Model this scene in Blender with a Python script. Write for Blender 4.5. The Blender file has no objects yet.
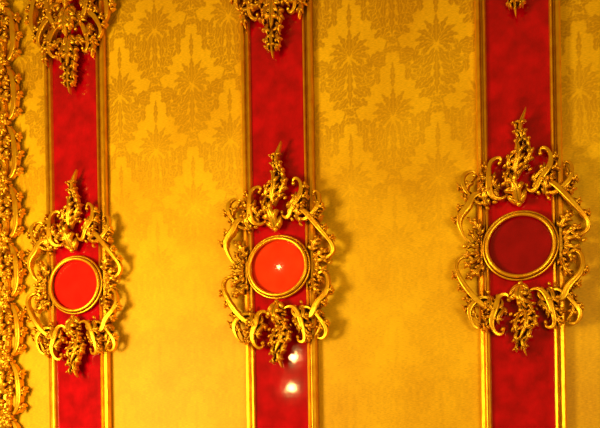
import bpy, math, random
import numpy as np
from mathutils import Matrix, Vector
random.seed(7)
sc = bpy.context.scene
sc.view_settings.view_transform = 'Standard'
sc.view_settings.look = 'None'

# ---------------------------------------------------------------- materials
def newmat(name):
    m = bpy.data.materials.new(name); m.use_nodes = True
    return m, m.node_tree.nodes, m.node_tree.links, m.node_tree.nodes['Principled BSDF']

def noise(N, L, scale, detail=4, coord=None, stretch=None):
    tc = N.new('ShaderNodeTexCoord'); n = N.new('ShaderNodeTexNoise')
    n.inputs['Scale'].default_value = scale; n.inputs['Detail'].default_value = detail
    if stretch:
        mp = N.new('ShaderNodeMapping'); mp.inputs['Scale'].default_value = stretch
        L.new(tc.outputs['Object'], mp.inputs['Vector']); L.new(mp.outputs[0], n.inputs['Vector'])
    else:
        L.new(tc.outputs['Object'], n.inputs['Vector'])
    return n

def ramp(N, L, src, stops):
    r = N.new('ShaderNodeValToRGB'); el = r.color_ramp.elements
    while len(el) < len(stops): el.new(0.5)
    for e, (p, c) in zip(el, stops):
        e.position = p; e.color = (*c, 1)
    L.new(src, r.inputs['Fac']); return r

def gold_mat():
    m, N, L, b = newmat('antique_gilding')
    n = noise(N, L, 22, 5)
    r = ramp(N, L, n.outputs['Fac'], [(0.3, (0.85, 0.33, 0.003)), (0.65, (1.0, 0.52, 0.010))])
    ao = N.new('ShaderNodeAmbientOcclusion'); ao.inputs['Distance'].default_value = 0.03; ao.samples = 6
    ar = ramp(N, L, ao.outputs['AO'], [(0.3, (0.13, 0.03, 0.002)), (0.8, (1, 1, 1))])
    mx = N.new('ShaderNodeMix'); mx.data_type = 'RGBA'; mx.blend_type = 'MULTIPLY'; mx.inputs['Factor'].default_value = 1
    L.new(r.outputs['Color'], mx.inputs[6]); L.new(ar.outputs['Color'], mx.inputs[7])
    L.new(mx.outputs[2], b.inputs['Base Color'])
    b.inputs['Metallic'].default_value = 0.8; b.inputs['Roughness'].default_value = 0.34
    n2 = noise(N, L, 90, 3); bp = N.new('ShaderNodeBump'); bp.inputs['Strength'].default_value = 0.25; bp.inputs['Distance'].default_value = 0.004
    L.new(n2.outputs['Fac'], bp.inputs['Height']); L.new(bp.outputs[0], b.inputs['Normal'])
    return m

def red_mat(name, c1, c2, rough=0.06, spec=0.35):
    m, N, L, b = newmat(name)
    n = noise(N, L, 14, 10)
    r = ramp(N, L, n.outputs['Fac'], [(0.3, c1), (0.7, c2)])
    L.new(r.outputs['Color'], b.inputs['Base Color'])
    b.inputs['Roughness'].default_value = rough
    b.inputs['Specular IOR Level'].default_value = spec
    n2 = noise(N, L, 40, 3); bp = N.new('ShaderNodeBump'); bp.inputs['Strength'].default_value = 0.03; bp.inputs['Distance'].default_value = 0.002
    L.new(n2.outputs['Fac'], bp.inputs['Height']); L.new(bp.outputs[0], b.inputs['Normal'])
    return m

def fabric_mat():
    m, N, L, b = newmat('yellow_silk_damask')
    n = noise(N, L, 2.6, 8)
    r = ramp(N, L, n.outputs['Fac'], [(0.3, (0.74, 0.365, 0.003)), (0.72, (0.95, 0.53, 0.006))])
    w = noise(N, L, 60, 3, stretch=(1, 1, 6))
    wr = ramp(N, L, w.outputs['Fac'], [(0.3, (0.76, 0.72, 0.6)), (0.7, (1.06, 1.06, 1.06))])
    mx = N.new('ShaderNodeMix'); mx.data_type = 'RGBA'; mx.blend_type = 'MULTIPLY'; mx.inputs['Factor'].default_value = 1
    L.new(r.outputs['Color'], mx.inputs[6]); L.new(wr.outputs['Color'], mx.inputs[7])
    out = mx.outputs[2]
    # woven figure; its fade lower down paints in how satin catches the light
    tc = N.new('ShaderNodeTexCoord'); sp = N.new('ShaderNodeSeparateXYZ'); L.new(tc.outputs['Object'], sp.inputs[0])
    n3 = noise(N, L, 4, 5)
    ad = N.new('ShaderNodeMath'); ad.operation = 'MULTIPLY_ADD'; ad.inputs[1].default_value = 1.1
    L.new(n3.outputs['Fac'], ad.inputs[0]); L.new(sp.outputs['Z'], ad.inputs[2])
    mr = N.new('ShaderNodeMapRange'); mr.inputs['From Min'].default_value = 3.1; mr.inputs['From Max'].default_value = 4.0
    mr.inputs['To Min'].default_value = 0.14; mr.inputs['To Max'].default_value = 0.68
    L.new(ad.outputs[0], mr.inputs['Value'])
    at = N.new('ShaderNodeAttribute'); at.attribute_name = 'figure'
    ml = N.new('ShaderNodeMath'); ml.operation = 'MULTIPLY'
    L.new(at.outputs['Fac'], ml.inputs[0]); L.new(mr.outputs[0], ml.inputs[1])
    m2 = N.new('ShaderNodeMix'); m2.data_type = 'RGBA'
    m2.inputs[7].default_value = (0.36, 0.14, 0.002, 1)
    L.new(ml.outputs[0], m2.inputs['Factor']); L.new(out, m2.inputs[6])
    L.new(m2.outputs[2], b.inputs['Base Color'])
    b.inputs['Roughness'].default_value = 0.5; b.inputs['Specular IOR Level'].default_value = 0.1
    bp = N.new('ShaderNodeBump'); bp.inputs['Strength'].default_value = 0.15; bp.inputs['Distance'].default_value = 0.002
    L.new(w.outputs['Fac'], bp.inputs['Height']); L.new(bp.outputs[0], b.inputs['Normal'])
    return m

def plain(name, c, rough=0.6, metal=0):
    m, N, L, b = newmat(name)
    n = noise(N, L, 6, 5)
    r = ramp(N, L, n.outputs['Fac'], [(0.3, tuple(v*0.8 for v in c)), (0.7, c)])
    L.new(r.outputs['Color'], b.inputs['Base Color']); b.inputs['Roughness'].default_value = rough; b.inputs['Metallic'].default_value = metal
    return m

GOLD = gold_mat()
RED = red_mat('crimson_lacquer', (0.28, 0.0006, 0.003), (0.52, 0.0012, 0.006))
CAB = [red_mat('cabochon_reflection_tint', (0.60, 0.006, 0.003), (0.74, 0.012, 0.005)),  # lit room's reflection painted into the red: left and middle brighter, right without
       red_mat('cabochon_reflection_tint_strong', (0.76, 0.026, 0.003), (0.88, 0.042, 0.006)),
       red_mat('cabochon_red_untinted', (0.22, 0.001, 0.003), (0.32, 0.002, 0.005))]
FAB = fabric_mat()

# ---------------------------------------------------------------- mesh buffer
class Buf:
    def __init__(s): s.v = []; s.f = []; s.m = []
    def grid(s, P, closed_u=False, mat=0, flip=False):
        base = len(s.v); nu = len(P); nv = len(P[0])
        for row in P: s.v.extend([tuple(p) for p in row])
        for i in range(nu - (0 if closed_u else 1)):
            for j in range(nv-1):
                a = base+i*nv+j; b_ = base+((i+1) % nu)*nv+j
                q = (a, b_, b_+1, a+1)
                s.f.append(q[::-1] if flip else q); s.m.append(mat)
    def obj(s, name, mats, smooth=True):
        me = bpy.data.meshes.new(name); me.from_pydata(s.v, [], s.f)
        for m in mats: me.materials.append(m)
        me.polygons.foreach_set('material_index', s.m)
        me.polygons.foreach_set('use_smooth', [smooth]*len(s.f))
        me.update()
        o = bpy.data.objects.new(name, me); sc.collection.objects.link(o); return o

# ---------------------------------------------------------------- curves
def arc_path(x, y, ang, L, bend, n=14, accel=1.0):
    t = np.linspace(0, 1, n); th = ang + bend * t**accel
    d = np.stack([np.cos(th), np.sin(th)], 1) * (L/(n-1))
    return np.vstack([[0, 0], np.cumsum((d[:-1]+d[1:])/2, 0)]) + [x, y]

def scroll_path(p0, p1, B, T0, T1, n=110, k=0.17):
    t = np.linspace(0, 1, n)
    kap = B + T0/k*np.exp(-t/k) + T1/k*np.exp(-(1-t)/k)
    th = np.cumsum(kap)/n
    d = np.stack([np.cos(th), np.sin(th)], 1)
    p = np.cumsum(d, 0)
    a = complex(*(p[-1]-p[0])); tgt = complex(p1[0]-p0[0], p1[1]-p0[1]); r = tgt/a
    z = ((p[:, 0]-p[0, 0]) + 1j*(p[:, 1]-p[0, 1]))*r
    return np.stack([z.real+p0[0], z.imag+p0[1]], 1)

def frames(p):
    t = np.gradient(p, axis=0); t /= (np.linalg.norm(t, axis=1)[:, None]+1e-9)
    return t, np.stack([-t[:, 1], t[:, 0]], 1)

# ---- relief carving kit. local coords: (x, out, z) in "px", scaled at emit
class Carver:
    def __init__(s, sx=0.005, sz=0.00474, sd=0.005, jit=0.5):
        s.b = Buf(); s.sx = sx; s.sz = sz; s.sd = sd; s.mir = True; s.jit = jit
    def sides(s): return (1, -1) if s.mir else (1,)
    def emit(s, G, closed_u=False, sides=None):
        for sgn in (sides or s.sides()):
            P = [[(sgn*q[0]*s.sx, -q[2]*s.sd, q[1]*s.sz) for q in row] for row in G]
            s.b.grid(P, closed_u, 0, flip=(sgn < 0))
    def tube(s, p, w, z0, zb=3.0, endw=0.36):
        n = len(p); t, nm = frames(p); G = []
        for i in range(n):
            u = i/(n-1); r = w*(endw+(1-endw)*math.sin(math.pi*u)**1.3)
            zc = z0 + zb*math.sin(math.pi*u); row = []
            for a in range(17):
                th = 2*math.pi*a/16; rr = r*(1.0-0.2*math.cos(4*th))
                row.append((p[i, 0]+nm[i, 0]*rr*math.cos(th), p[i, 1]+nm[i, 1]*rr*math.cos(th), zc+rr*1.3*math.sin(th)))
            G.append(row)
        s.emit(G)
    def ball(s, x, y, z, r, sq=1.0):
        G = []
        for i in range(7):
            ph = math.pi*i/6
            G.append([(x+r*math.sin(ph)*math.cos(2*math.pi*j/10), y+r*math.sin(ph)*math.sin(2*math.pi*j/10), z+r*sq*math.cos(ph)) for j in range(11)])
        s.emit(G)
    def blade(s, sgn, p, w, hs, thick, root=0.25):
        n = len(p); t, nm = frames(p); G = []
        for i in range(n):
            u = i/(n-1); pr = max(0.05, math.sin(math.pi*(root+(1-root)*u))**0.7) if u < 1 else 0.03
            row = []
            for c in (-1, -.95, -.5, -.1, 0, .1, .5, .95, 1):
                h = hs[i]+thick*(1-c*c)*pr-(thick*.5 if c == 0 else 0)
                if abs(c) == 1: h -= thick+1.5
                row.append((p[i, 0]+nm[i, 0]*c*w*.5*pr, p[i, 1]+nm[i, 1]*c*w*.5*pr, h))
            G.append(row)
        s.emit(G, sides=(sgn,))
    def leaf(s, x, y, ang, L, bend, w, z0=3, lift=4, nl=3, thick=2.4, arch=3):
        # acanthus: broad grooved blade ending in a curl, with two or three pairs of large swept lobes
        for sgn in s.sides():
            j = s.jit
            a2 = ang+random.uniform(-12, 12)*j; L2 = L*(1+random.uniform(-.12, .18)*j); b2 = bend*(1+random.uniform(-.3, .35)*j)
            n = 18; p = arc_path(x, y, math.radians(a2), L2, math.radians(b2), n, 1.5)
            us = np.linspace(0, 1, n); hs = z0+lift*us**1.5+arch*np.sin(math.pi*us)
            t, nm = frames(p); nl2 = 2 if L2 < 17 else (3 if L2 < 28 else 4)
            for q in range(nl2):
                u = 0.02+0.58*q/(nl2-1); i = int(u*(n-1)); env = 1.0-0.4*u
                for sd in (1, -1):
                    a = math.atan2(t[i, 1], t[i, 0])+sd*math.radians(48-10*u)
                    pp = arc_path(p[i, 0], p[i, 1], a, w*.85*env, -sd*math.radians(15)+sd*math.radians(65)*(q % 2), 8, 1.6)
                    h2 = hs[i]-.6+2.0*np.sin(np.linspace(0, 1, 8)*math.pi*.8)
                    s.blade(sgn, pp, w*.46*env, h2, thick*.8)
            s.blade(sgn, p, w*.56, hs, thick, root=.3)
    def scroll(s, p0, p1, sg, B=2.2, T=5.0, w=3.2, z0=4, zb=3, sprouts=(), k=0.175):
        p = scroll_path(p0, p1, -sg*B, sg*T, sg*T, k=k)
        s.tube(p, w, z0, zb)
        for q in (p0, p1): s.ball(q[0], q[1], z0+1, w*0.75)
        t, nm = frames(p)
        for (u, L, ww) in sprouts:
            side = -sg; i = int(u*(len(p)-1)); a = math.degrees(math.atan2(t[i, 1], t[i, 0]))
            s.leaf(p[i, 0], p[i, 1], a+side*30, L, 65*side, ww, z0, 3)
    def ring(s, r, tr, z, bumps=0):
        G = []; n = 128
        for i in range(n):
            a = 2*math.pi*i/n; k = 1+(0.3*math.cos(a*bumps) if bumps else 0)
            G.append([((r+tr*k*math.cos(q))*math.cos(a)*1.05, (r+tr*k*math.cos(q))*math.sin(a), z+tr*k*math.sin(q)) for q in [2*math.pi*j/10 for j in range(11)]])
        s.emit(G, closed_u=True, sides=(1,))
    def warp(s):   # hand-carved asymmetry, fading out towards the ring
        out = []
        for (x, y, z) in s.b.v:
            X = x/s.sx; Z = z/s.sz; r = math.hypot(X, Z); f = min(1, max(0, (r-34)/14))
            X += f*(2.8*math.sin(Z/13+0.8)+1.5*math.sin(Z/6+X/9)); Z += f*(2.6*math.sin(X/12+0.5))
            out.append((X*s.sx, y, Z*s.sz))
        s.b.v = out

# ---------------------------------------------------------------- cartouche
def build_cartouche():
    c = Carver(sx=0.0048)
    c.ring(27.8, 1.7, 6); c.ring(30.6, 1.1, 4)
    # side C-scrolls, upper and lower, ending in open volutes
    c.scroll((18, 43), (42, 12), -1, w=3.0, z0=6, sprouts=[(0.36, 9, 7), (0.5, 10, 7), (0.64, 9, 7)])
    c.scroll((18, -43), (42, -12), 1, w=3.0, z0=6, sprouts=[(0.36, 9, 7), (0.5, 10, 7), (0.64, 9, 7)])
    # rocaille shell on the flank between them
    for a in (-44, -15, 15, 44):
        c.leaf(37, a*.14, a, 15, a*.4, 8, 3, 3)
    c.leaf(34, 14, 70, 20, -50, 8, 3, 3); c.leaf(34, -14, -70, 20, 50, 8, 3, 3)
    # shoulder and hip scrolls
    c.scroll((28, 48), (39, 68), 1, w=2.4, z0=6, sprouts=[(0.5, 9, 7)])
    c.scroll((28, -48), (39, -68), -1, w=2.4, z0=6, sprouts=[(0.5, 9, 7)])
    c.leaf(43, 42, 88, 28, 30, 8, 4, 5); c.leaf(42, 40, 40, 12, 70, 7, 4, 4)
    c.leaf(43, -42, -88, 28, -30, 8, 4, 5); c.leaf(42, -40, -40, 12, -70, 7, 4, 4)
    c.leaf(24, 42, 60, 17, 80, 9, 6, 5); c.leaf(24, -42, -60, 17, -80, 9, 6, 5)
    # crest
    c.scroll((9, 50), (16, 77), 1, w=2.8, z0=7, sprouts=[(0.35, 12, 8), (0.5, 12, 8), (0.65, 10, 7)])
    c.leaf(16, 54, 40, 17, 90, 8, 6, 5)
    c.leaf(4, 66, 60, 20, 85, 8, 7, 5); c.leaf(3, 80, 60, 15, 90, 8, 7, 4)
    c.leaf(1, 91, 50, 12, 80, 7, 6, 4); c.leaf(0, 101, 55, 10, 60, 6, 6, 3)
    # foot
    c.scroll((9, -48), (17, -73), -1, w=2.8, z0=7, sprouts=[(0.35, 12, 8), (0.5, 12, 8), (0.65, 11, 8)])
    c.leaf(16, -54, -40, 17, -90, 8, 6, 5); c.leaf(27, -54, -85, 22, 50, 8, 5, 5)
    c.leaf(4, -62, -60, 19, -85, 8, 7, 5); c.leaf(2, -76, -55, 15, -90, 8, 7, 4)
    c.leaf(1, -87, -50, 11, -80, 7, 6, 4)
    for (x, y, r) in [(26, 38, 2), (26, -38, 2), (52, 2, 2), (12, 64, 1.8), (12, -61, 1.8)]:
        c.ball(x, y, 7, r)
    c.mir = False
    c.leaf(0, 84, 94, 38, -24, 8, 6, 4); c.leaf(0, 60, 88, 34, 24, 11, 8, 5)
    c.leaf(0, 38, 90, 26, 20, 14, 8, 6, arch=5)
    c.leaf(0, -36, -90, 26, 20, 14, 8, 7, arch=5); c.leaf(0, -56, -88, 30, -24, 11, 8, 5); c.leaf(0, -76, -92, 27, 20, 8, 6, 4)
    c.leaf(-4, 50, 130, 22, -120, 9, 9, 5); c.leaf(4, -50, -50, 22, -120, 9, 9, 5)
    c.ball(0, 36, 9, 2.4); c.ball(0, -35, 9, 2.4)
    c.warp()
    return c.b

def build_pendant():
    c = Carver(sx=0.0045)     # z=0 is the drooping tip, rising upwards
    c.leaf(1, 12, -30, 9, -60, 7, 6, 3); c.leaf(1, 22, -40, 13, -70, 8, 6, 3); c.leaf(1, 34, -35, 16, -80, 9, 6, 4)
    c.leaf(2, 46, -30, 19, -90, 9, 6, 4)
    c.scroll((8, 66), (17, 44), -1, w=3, z0=6, sprouts=[(0.4, 12, 9), (0.6, 12, 9)])
    c.scroll((16, 76), (33, 56), -1, w=3, z0=5, sprouts=[(0.35, 11, 9), (0.5, 12, 9), (0.65, 10, 8)])
    c.leaf(32, 56, -88, 24, -20, 9, 4, 4); c.leaf(22, 68, -50, 18, -60, 10, 6, 5); c.leaf(10, 58, -60, 18, 80, 9, 7, 5)
    c.scroll((36, 72), (32, 104), 1, w=3.2, z0=4, sprouts=[(0.35, 11, 9), (0.5, 12, 9), (0.65, 11, 9)])
    c.scroll((8, 78), (16, 106), 1, w=3.2, z0=6, sprouts=[(0.35, 13, 9), (0.6, 12, 9)])
    for (x, y, a, L, bd, w_) in [(8, 84, -60, 20, 60, 11), (14, 98, -30, 20, -60, 11), (24, 84, 80, 22, 60, 11), (26, 100, 20, 18, -70, 11),
                                 (20, 112, 60, 22, -70, 11), (30, 116, 10, 18, 70, 11), (8, 120, 60, 24, -60, 11), (18, 90, -10, 16, 60, 10)]:
        c.leaf(x, y, a, L, bd, w_, 5, 5)
    c.scroll((10, 116), (34, 140), 1, w=3.4, z0=5, sprouts=[(0.35, 16, 9), (0.6, 14, 9)])
    c.leaf(6, 122, 70, 30, -50, 12, 6, 5); c.leaf(3, 140, 80, 30, 60, 11, 6, 5)
    for (x, y) in [(12, 74), (26, 64), (30, 80), (20, 104), (34, 110)]: c.ball(x, y, 8, 2.2)
    c.mir = False
    c.leaf(0, 34, -93, 34, 12, 9, 6, 3); c.leaf(0, 60, -86, 36, -12, 14, 8, 5)
    c.leaf(0, 92, -92, 36, 10, 17, 8, 6, arch=5); c.leaf(0, 120, -90, 34, 0, 18, 8, 6, arch=5)
    c.leaf(0, 120, 90, 70, 8, 16, 7, 4)
    c.leaf(-3, 50, 240, 18, 80, 9, 9, 4); c.leaf(3, 80, -50, 20, -90, 10, 10, 4)
    c.ball(0, 64, 9, 3); c.ball(0, 120, 10, 5)
    return c.b

# ---------------------------------------------------------------- room
def box(name, x0, x1, y0, y1, z0, z1, mat):
    v = [(x, y, z) for x in (x0, x1) for y in (y0, y1) for z in (z0, z1)]
    f = [(0, 1, 3, 2), (4, 6, 7, 5), (0, 4, 5, 1), (2, 3, 7, 6), (0, 2, 6, 4), (1, 5, 7, 3)]
    me = bpy.data.meshes.new(name); me.from_pydata(v, [], f); me.materials.append(mat); me.update()
    o = bpy.data.objects.new(name, me); sc.collection.objects.link(o); return o

wall = box('wall_back', -3.6, 3.6, 0.001, 0.2, 0, 5.0, FAB)
floor = box('floor', -3.6, 3.6, -6, 0.2, -0.1, 0, plain('parquet_oak', (0.22, 0.10, 0.035), 0.35))
def rail(name, prof, mat):
    b = Buf(); b.grid([[(x, -d, z) for (d, z) in prof] for x in (-3.6, 3.6)], flip=True); return b.obj(name, [mat], False)
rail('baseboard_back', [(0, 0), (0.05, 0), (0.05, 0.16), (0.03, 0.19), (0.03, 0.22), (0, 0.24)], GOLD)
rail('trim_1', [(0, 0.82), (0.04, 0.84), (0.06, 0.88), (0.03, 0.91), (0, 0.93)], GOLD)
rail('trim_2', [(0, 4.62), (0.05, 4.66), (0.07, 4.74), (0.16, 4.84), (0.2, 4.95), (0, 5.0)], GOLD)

# ---- damask figure: one woven repeat rasterised from lobed leaves, carried as an attribute of the silk mesh
TW, TH, RES = 0.40, 0.60, 0.002
NX, NZ = int(round(TW/RES)), int(round(TH/RES))
tile = np.zeros((NZ, NX), np.float32)
def quad(q, val):
    x0, z0 = q.min(0); x1, z1 = q.max(0)
    i0, i1 = int(math.floor(x0/RES)), int(math.ceil(x1/RES))+1; j0, j1 = int(math.floor(z0/RES)), int(math.ceil(z1/RES))+1
    X, Z = np.meshgrid((np.arange(i0, i1)+.5)*RES, (np.arange(j0, j1)+.5)*RES)
    pos = np.ones(X.shape, bool); neg = pos.copy()
    for k in range(4):
        a = q[k]; b = q[(k+1) % 4]; cr = (b[0]-a[0])*(Z-a[1])-(b[1]-a[1])*(X-a[0])
        pos &= cr >= -1e-9; neg &= cr <= 1e-9
    J, I = np.nonzero(pos | neg)
    tile[(J+j0) % NZ, (I+i0) % NX] = val
def dleaf(cx, cz, sg, x, y, ang, L, bend, w, nl=0):
    n = 10 if nl == 0 else nl*5+2
    p = arc_path(x, y, math.radians(ang), L, math.radians(bend), n, 1.2); t, nm = frames(p)
    def strip(extra, val, nar=1.0):
        E = []
        for i in range(n):
            u = i/(n-1); pr = max(0.05, math.sin(math.pi*(0.08+0.92*u)**0.8)) if u < 1 else 0.03
            lob = 1 if nl == 0 else 0.45+0.55*abs(math.sin(math.pi*nl*u+0.3))
            ww = w*0.5*pr*lob*nar+extra; fw = 0.3*w*pr*lob*nar
            a = p[i]+nm[i]*ww+t[i]*fw; b_ = p[i]-nm[i]*ww+t[i]*fw
            E.append((p[i], a, b_))
        for i in range(n-1):
            for s_ in (1, 2):
                q = np.array([E[i][0], E[i][s_], E[i+1][s_], E[i+1][0]])*[sg, 1]+[cx, cz]
                quad(q, val)
    if nl: strip(0.0032, 0.0)
    strip(0.0, 1.0)
    if nl and w > .025: strip(0.0, 0.25, 0.12)
def motif(cx, cz):
    R = [(x, y, a, L, bd, .034, 3) for (x, y, a, L, bd) in
         [(.06, -.055, -60, .08, 70), (.11, -.045, -40, .07, 60), (.10, -.03, 40, .07, -60), (.155, .0, -10, .06, 60),
          (.18, .03, 20, .05, 40), (.17, .10, 120, .08, -60), (.165, .15, 100, .14, -50), (.13, .19, 60, .09, 60), (.11, .22, 110, .09, -70),
          (.19, .17, 70, .10, 30), (.06, .20, 60, .09, 80), (.04, .24, 75, .08, 60), (.07, .15, 100, .07, -60), (.12, .06, 60, .06, -60),
          (.015, -.05, -70, .13, 70), (.02, -.10, -45, .10, 60), (.015, -.15, -55, .09, 60), (.012, -.19, -65, .07, 50), (.05, -.15, -20, .07, -60)]]
    for sg in (1, -1):
        dleaf(cx, cz, sg, 0.01, -0.05, -15, .27, 125, .014)
        for r_ in R: dleaf(cx, cz, sg, *r_)
        for (x, y, a0) in [(.10, .145, 60), (.155, .07, 20), (.075, -.10, -50)]:
            for q in (-60, -20, 20, 60): dleaf(cx, cz, sg, x, y, a0+q, .04, 0, .020, 2)
        for (a, L, bd, w_) in [(-14, .075, -80, .030), (12, .085, -70, .034), (34, .095, -60, .034), (54, .10, -48, .034), (74, .11, -28, .032)]:
            dleaf(cx, cz, sg, 0.012*math.cos(math.radians(a)), 0.012*math.sin(math.radians(a)), a, L, bd, w_, 4)
    dleaf(cx, cz, 1, 0, 0.13, 90, .12, 0, .026, 4); dleaf(cx, cz, 1, 0, -0.05, -90, .19, 0, .034, 5)
    dleaf(cx, cz, 1, 0, 0.0, 90, .13, 0, .036, 5)
motif(0, 0); motif(TW/2, TH/2)
st = 0.004
xs = np.arange(-2.3, 2.3, st); zs = np.arange(0.93, 4.62, st)
XX, ZZ = np.meshgrid(xs, zs)
nv = XX.size
co_ = np.zeros((nv, 3), np.float32); co_[:, 0] = XX.ravel(); co_[:, 2] = ZZ.ravel(); co_[:, 1] = -0.0005
nx_, nz_ = len(xs), len(zs)
idx = (np.arange(nz_-1)[:, None]*nx_+np.arange(nx_-1)[None, :]).ravel()
fc = np.stack([idx, idx+1, idx+1+nx_, idx+nx_], 1).astype(np.int32)
me = bpy.data.meshes.new('silk_covering'); me.vertices.add(nv); me.vertices.foreach_set('co', co_.ravel())
me.loops.add(fc.size); me.loops.foreach_set('vertex_index', fc.ravel()); me.polygons.add(len(fc))
me.polygons.foreach_set('loop_start', np.arange(0, fc.size, 4, dtype=np.int32))
me.update(calc_edges=True)
at = me.attributes.new('figure', 'FLOAT', 'POINT')
def samp(X, Z):
    return tile[np.floor((Z-3.10)/RES).astype(int) % NZ, np.floor((X-.55)/RES).astype(int) % NX]
V = sum(samp(XX+dx, ZZ+dz) for dx in (-.001, .001) for dz in (-.001, .001))/4
at.data.foreach_set('value', V.ravel().astype(np.float32))
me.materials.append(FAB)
silk = bpy.data.objects.new('silk_covering', me); sc.collection.objects.link(silk); silk.parent = wall

# pilasters
S = 1.1
prof = [(-.178, 0), (-.178, .028), (-.172, .036), (-.160, .039), (-.153, .030), (-.148, .029), (-.142, .041), (-.135, .037), (-.130, .022)]
full = prof + [(-x, d) for x, d in prof[::-1]]
def pilaster():
    b = Buf()
    for k in range(len(full)-1):
        (x0, d0), (x1, d1) = full[k], full[k+1]
        b.grid([[(x0, -d0, 0.93), (x0, -d0, 4.62)], [(x1, -d1, 0.93), (x1, -d1, 4.62)]], mat=1 if k == len(prof)-1 else 0)
    return b.obj('red_lacquer_pilaster', [GOLD, RED], False)
p0 = pilaster()
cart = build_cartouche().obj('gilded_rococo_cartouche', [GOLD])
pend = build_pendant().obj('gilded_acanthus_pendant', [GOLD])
def cab_mesh():
    b = Buf(); G = []; R = .138
    for i in range(9):
        r = R*i/8; h = 0.012+math.sqrt(1.8**2-r*r)-math.sqrt(1.8**2-R*R)
        G.append([(r*math.cos(a), -h, r*0.95*math.sin(a)) for a in [2*math.pi*j/64 for j in range(65)]])
    b.grid(G); return b
for k, i in enumerate((-1, 0, 1)):
    if k == 0: P, C, Q = p0, cart, pend
    else:
        P = p0.copy(); C = cart.copy(); Q = pend.copy()
        for o in (P, C, Q): sc.collection.objects.link(o)
    P.location = (i*S, 0, 0); C.location = (i*S, -.024, 2.45); Q.location = (i*S, -.024, 3.43)
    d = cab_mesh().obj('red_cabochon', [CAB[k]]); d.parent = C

# mirror with carved frame at the left
mc = Carver(sx=.005, sz=.005); mc.mir = False
for sx, x0 in ((1, 0), (-1, -230)):
    def X(v): return x0+sx*v
    def A(a): return a if sx > 0 else 180-a
    for kk in range(8):
        y = kk*62
        mc.scroll((X(-5), y+46), (X(-1), y+6), -sx, w=3.6, z0=5, sprouts=[(q, 10, 9) for q in (.32, .5, .68)])
        mc.scroll((X(-12), y+26), (X(-8), y-12), sx, w=3.2, z0=5, sprouts=[(q, 10, 9) for q in (.35, .6)])
        for (x, yy, a, L, bd) in [(0, 50, 70, 20, 40), (-2, 0, -60, 18, -50), (-6, 20, 90, 24, -30), (-3, 34, 30, 16, -60), (-3, 24, -30, 14, 60),
                                  (-8, 44, 60, 20, 60), (-10, 4, 110, 18, -60), (-5, 56, 10, 12, 60)]:
            mc.leaf(X(x), y+yy, A(a), L, bd*sx, 11, 6, 5)
        for (x, yy) in [(5, 26), (1, 56), (-6, 12), (-8, 38)]: mc.ball(X(x), y+yy, 9, 2.6)
for zz in (-20, 505):
    for kk in range(4):
        x = -20-kk*54
        mc.scroll((x, zz), (x-46, zz), -1 if zz > 0 else 1, w=3.4, z0=5, sprouts=[(q, 12, 8) for q in (.3, .5, .7)])
        mc.leaf(x-50, zz, 90, 20, 20, 10, 5, 4)
mf = mc.b
def bar(x0, x1, z0, z1, d):
    mf.grid([[(x0, 0, z0), (x0, -d, z0), (x1, -d, z0), (x1, 0, z0)], [(x0, 0, z1), (x0, -d, z1), (x1, -d, z1), (x1, 0, z1)]], flip=True)
bar(-.075, .0, -.12, 2.55, .03); bar(-1.15, -1.075, -.12, 2.55, .03); bar(-1.12, -.03, -.13, -.08, .03); bar(-1.12, -.03, 2.5, 2.55, .03)
fr = mf.obj('gilded_mirror_frame', [GOLD]); fr.location = (-1.525, 0, 1.5)
gm = plain('mirror_silver', (0.8, 0.78, 0.7), 0.05, 1.0)
g = Buf(); g.grid([[(-1.08, -.008, -.09), (-1.08, -.008, 2.51)], [(-.07, -.008, -.09), (-.07, -.008, 2.51)]]); go = g.obj('mirror_glass', [gm]); go.parent = fr

# ---------------------------------------------------------------- lights
def point(name, loc, e, r, col=(1, .64, .2)):
    l = bpy.data.lights.new(name, 'POINT'); l.energy = e; l.shadow_soft_size = r; l.color = col
    o = bpy.data.objects.new(name, l); o.location = loc; sc.collection.objects.link(o)
def area(name, loc, tgt, e, size, col=(1, .82, .42)):
    l = bpy.data.lights.new(name, 'AREA'); l.energy = e; l.size = size; l.color = col
    o = bpy.data.objects.new(name, l); o.location = loc
    o.rotation_euler = (Vector(tgt)-Vector(loc)).to_track_quat('-Z', 'Y').to_euler(); sc.collection.objects.link(o)
point('candle_lamp', (-.93, -2.93, 2.37), 12, .03)
point('candle_lamp', (-.95, -2.93, 2.11), 10, .025)
point('candle_lamp', (-1.02, -2.93, 3.13), 26, .055)
area('salon_light', (-1.75, -2.3, 1.9), (-.4, 0, 2.1), 98, .8)
area('fill_light', (2.1, -2.6, 2.0), (.2, 0, 2.2), 34, .6, (1, .86, .5))  # added weak fill from the right, no window behind it
w = bpy.data.worlds.new('World'); sc.world = w; w.use_nodes = True
bg = w.node_tree.nodes['Background']; bg.inputs['Color'].default_value = (1, .58, .09, 1); bg.inputs['Strength'].default_value = .29

# ---------------------------------------------------------------- camera
th = math.radians(18); r = math.radians(.9)
cam = bpy.data.cameras.new('camera'); co = bpy.data.objects.new('camera', cam); sc.collection.objects.link(co)
fwd = Vector((-math.sin(th), math.cos(th), 0)); rt = Vector((math.cos(th), math.sin(th), 0)); up = Vector((0, 0, 1))
rt2 = rt*math.cos(r)-up*math.sin(r); up2 = up*math.cos(r)+rt*math.sin(r)
M = Matrix((rt2, up2, -fwd)).transposed().to_4x4(); M.translation = Vector((1.298, -3.658, 1.6))
co.matrix_world = M
cam.sensor_width = 36; cam.lens = 819/600*36; cam.shift_y = .39; cam.shift_x = -.010
sc.camera = co
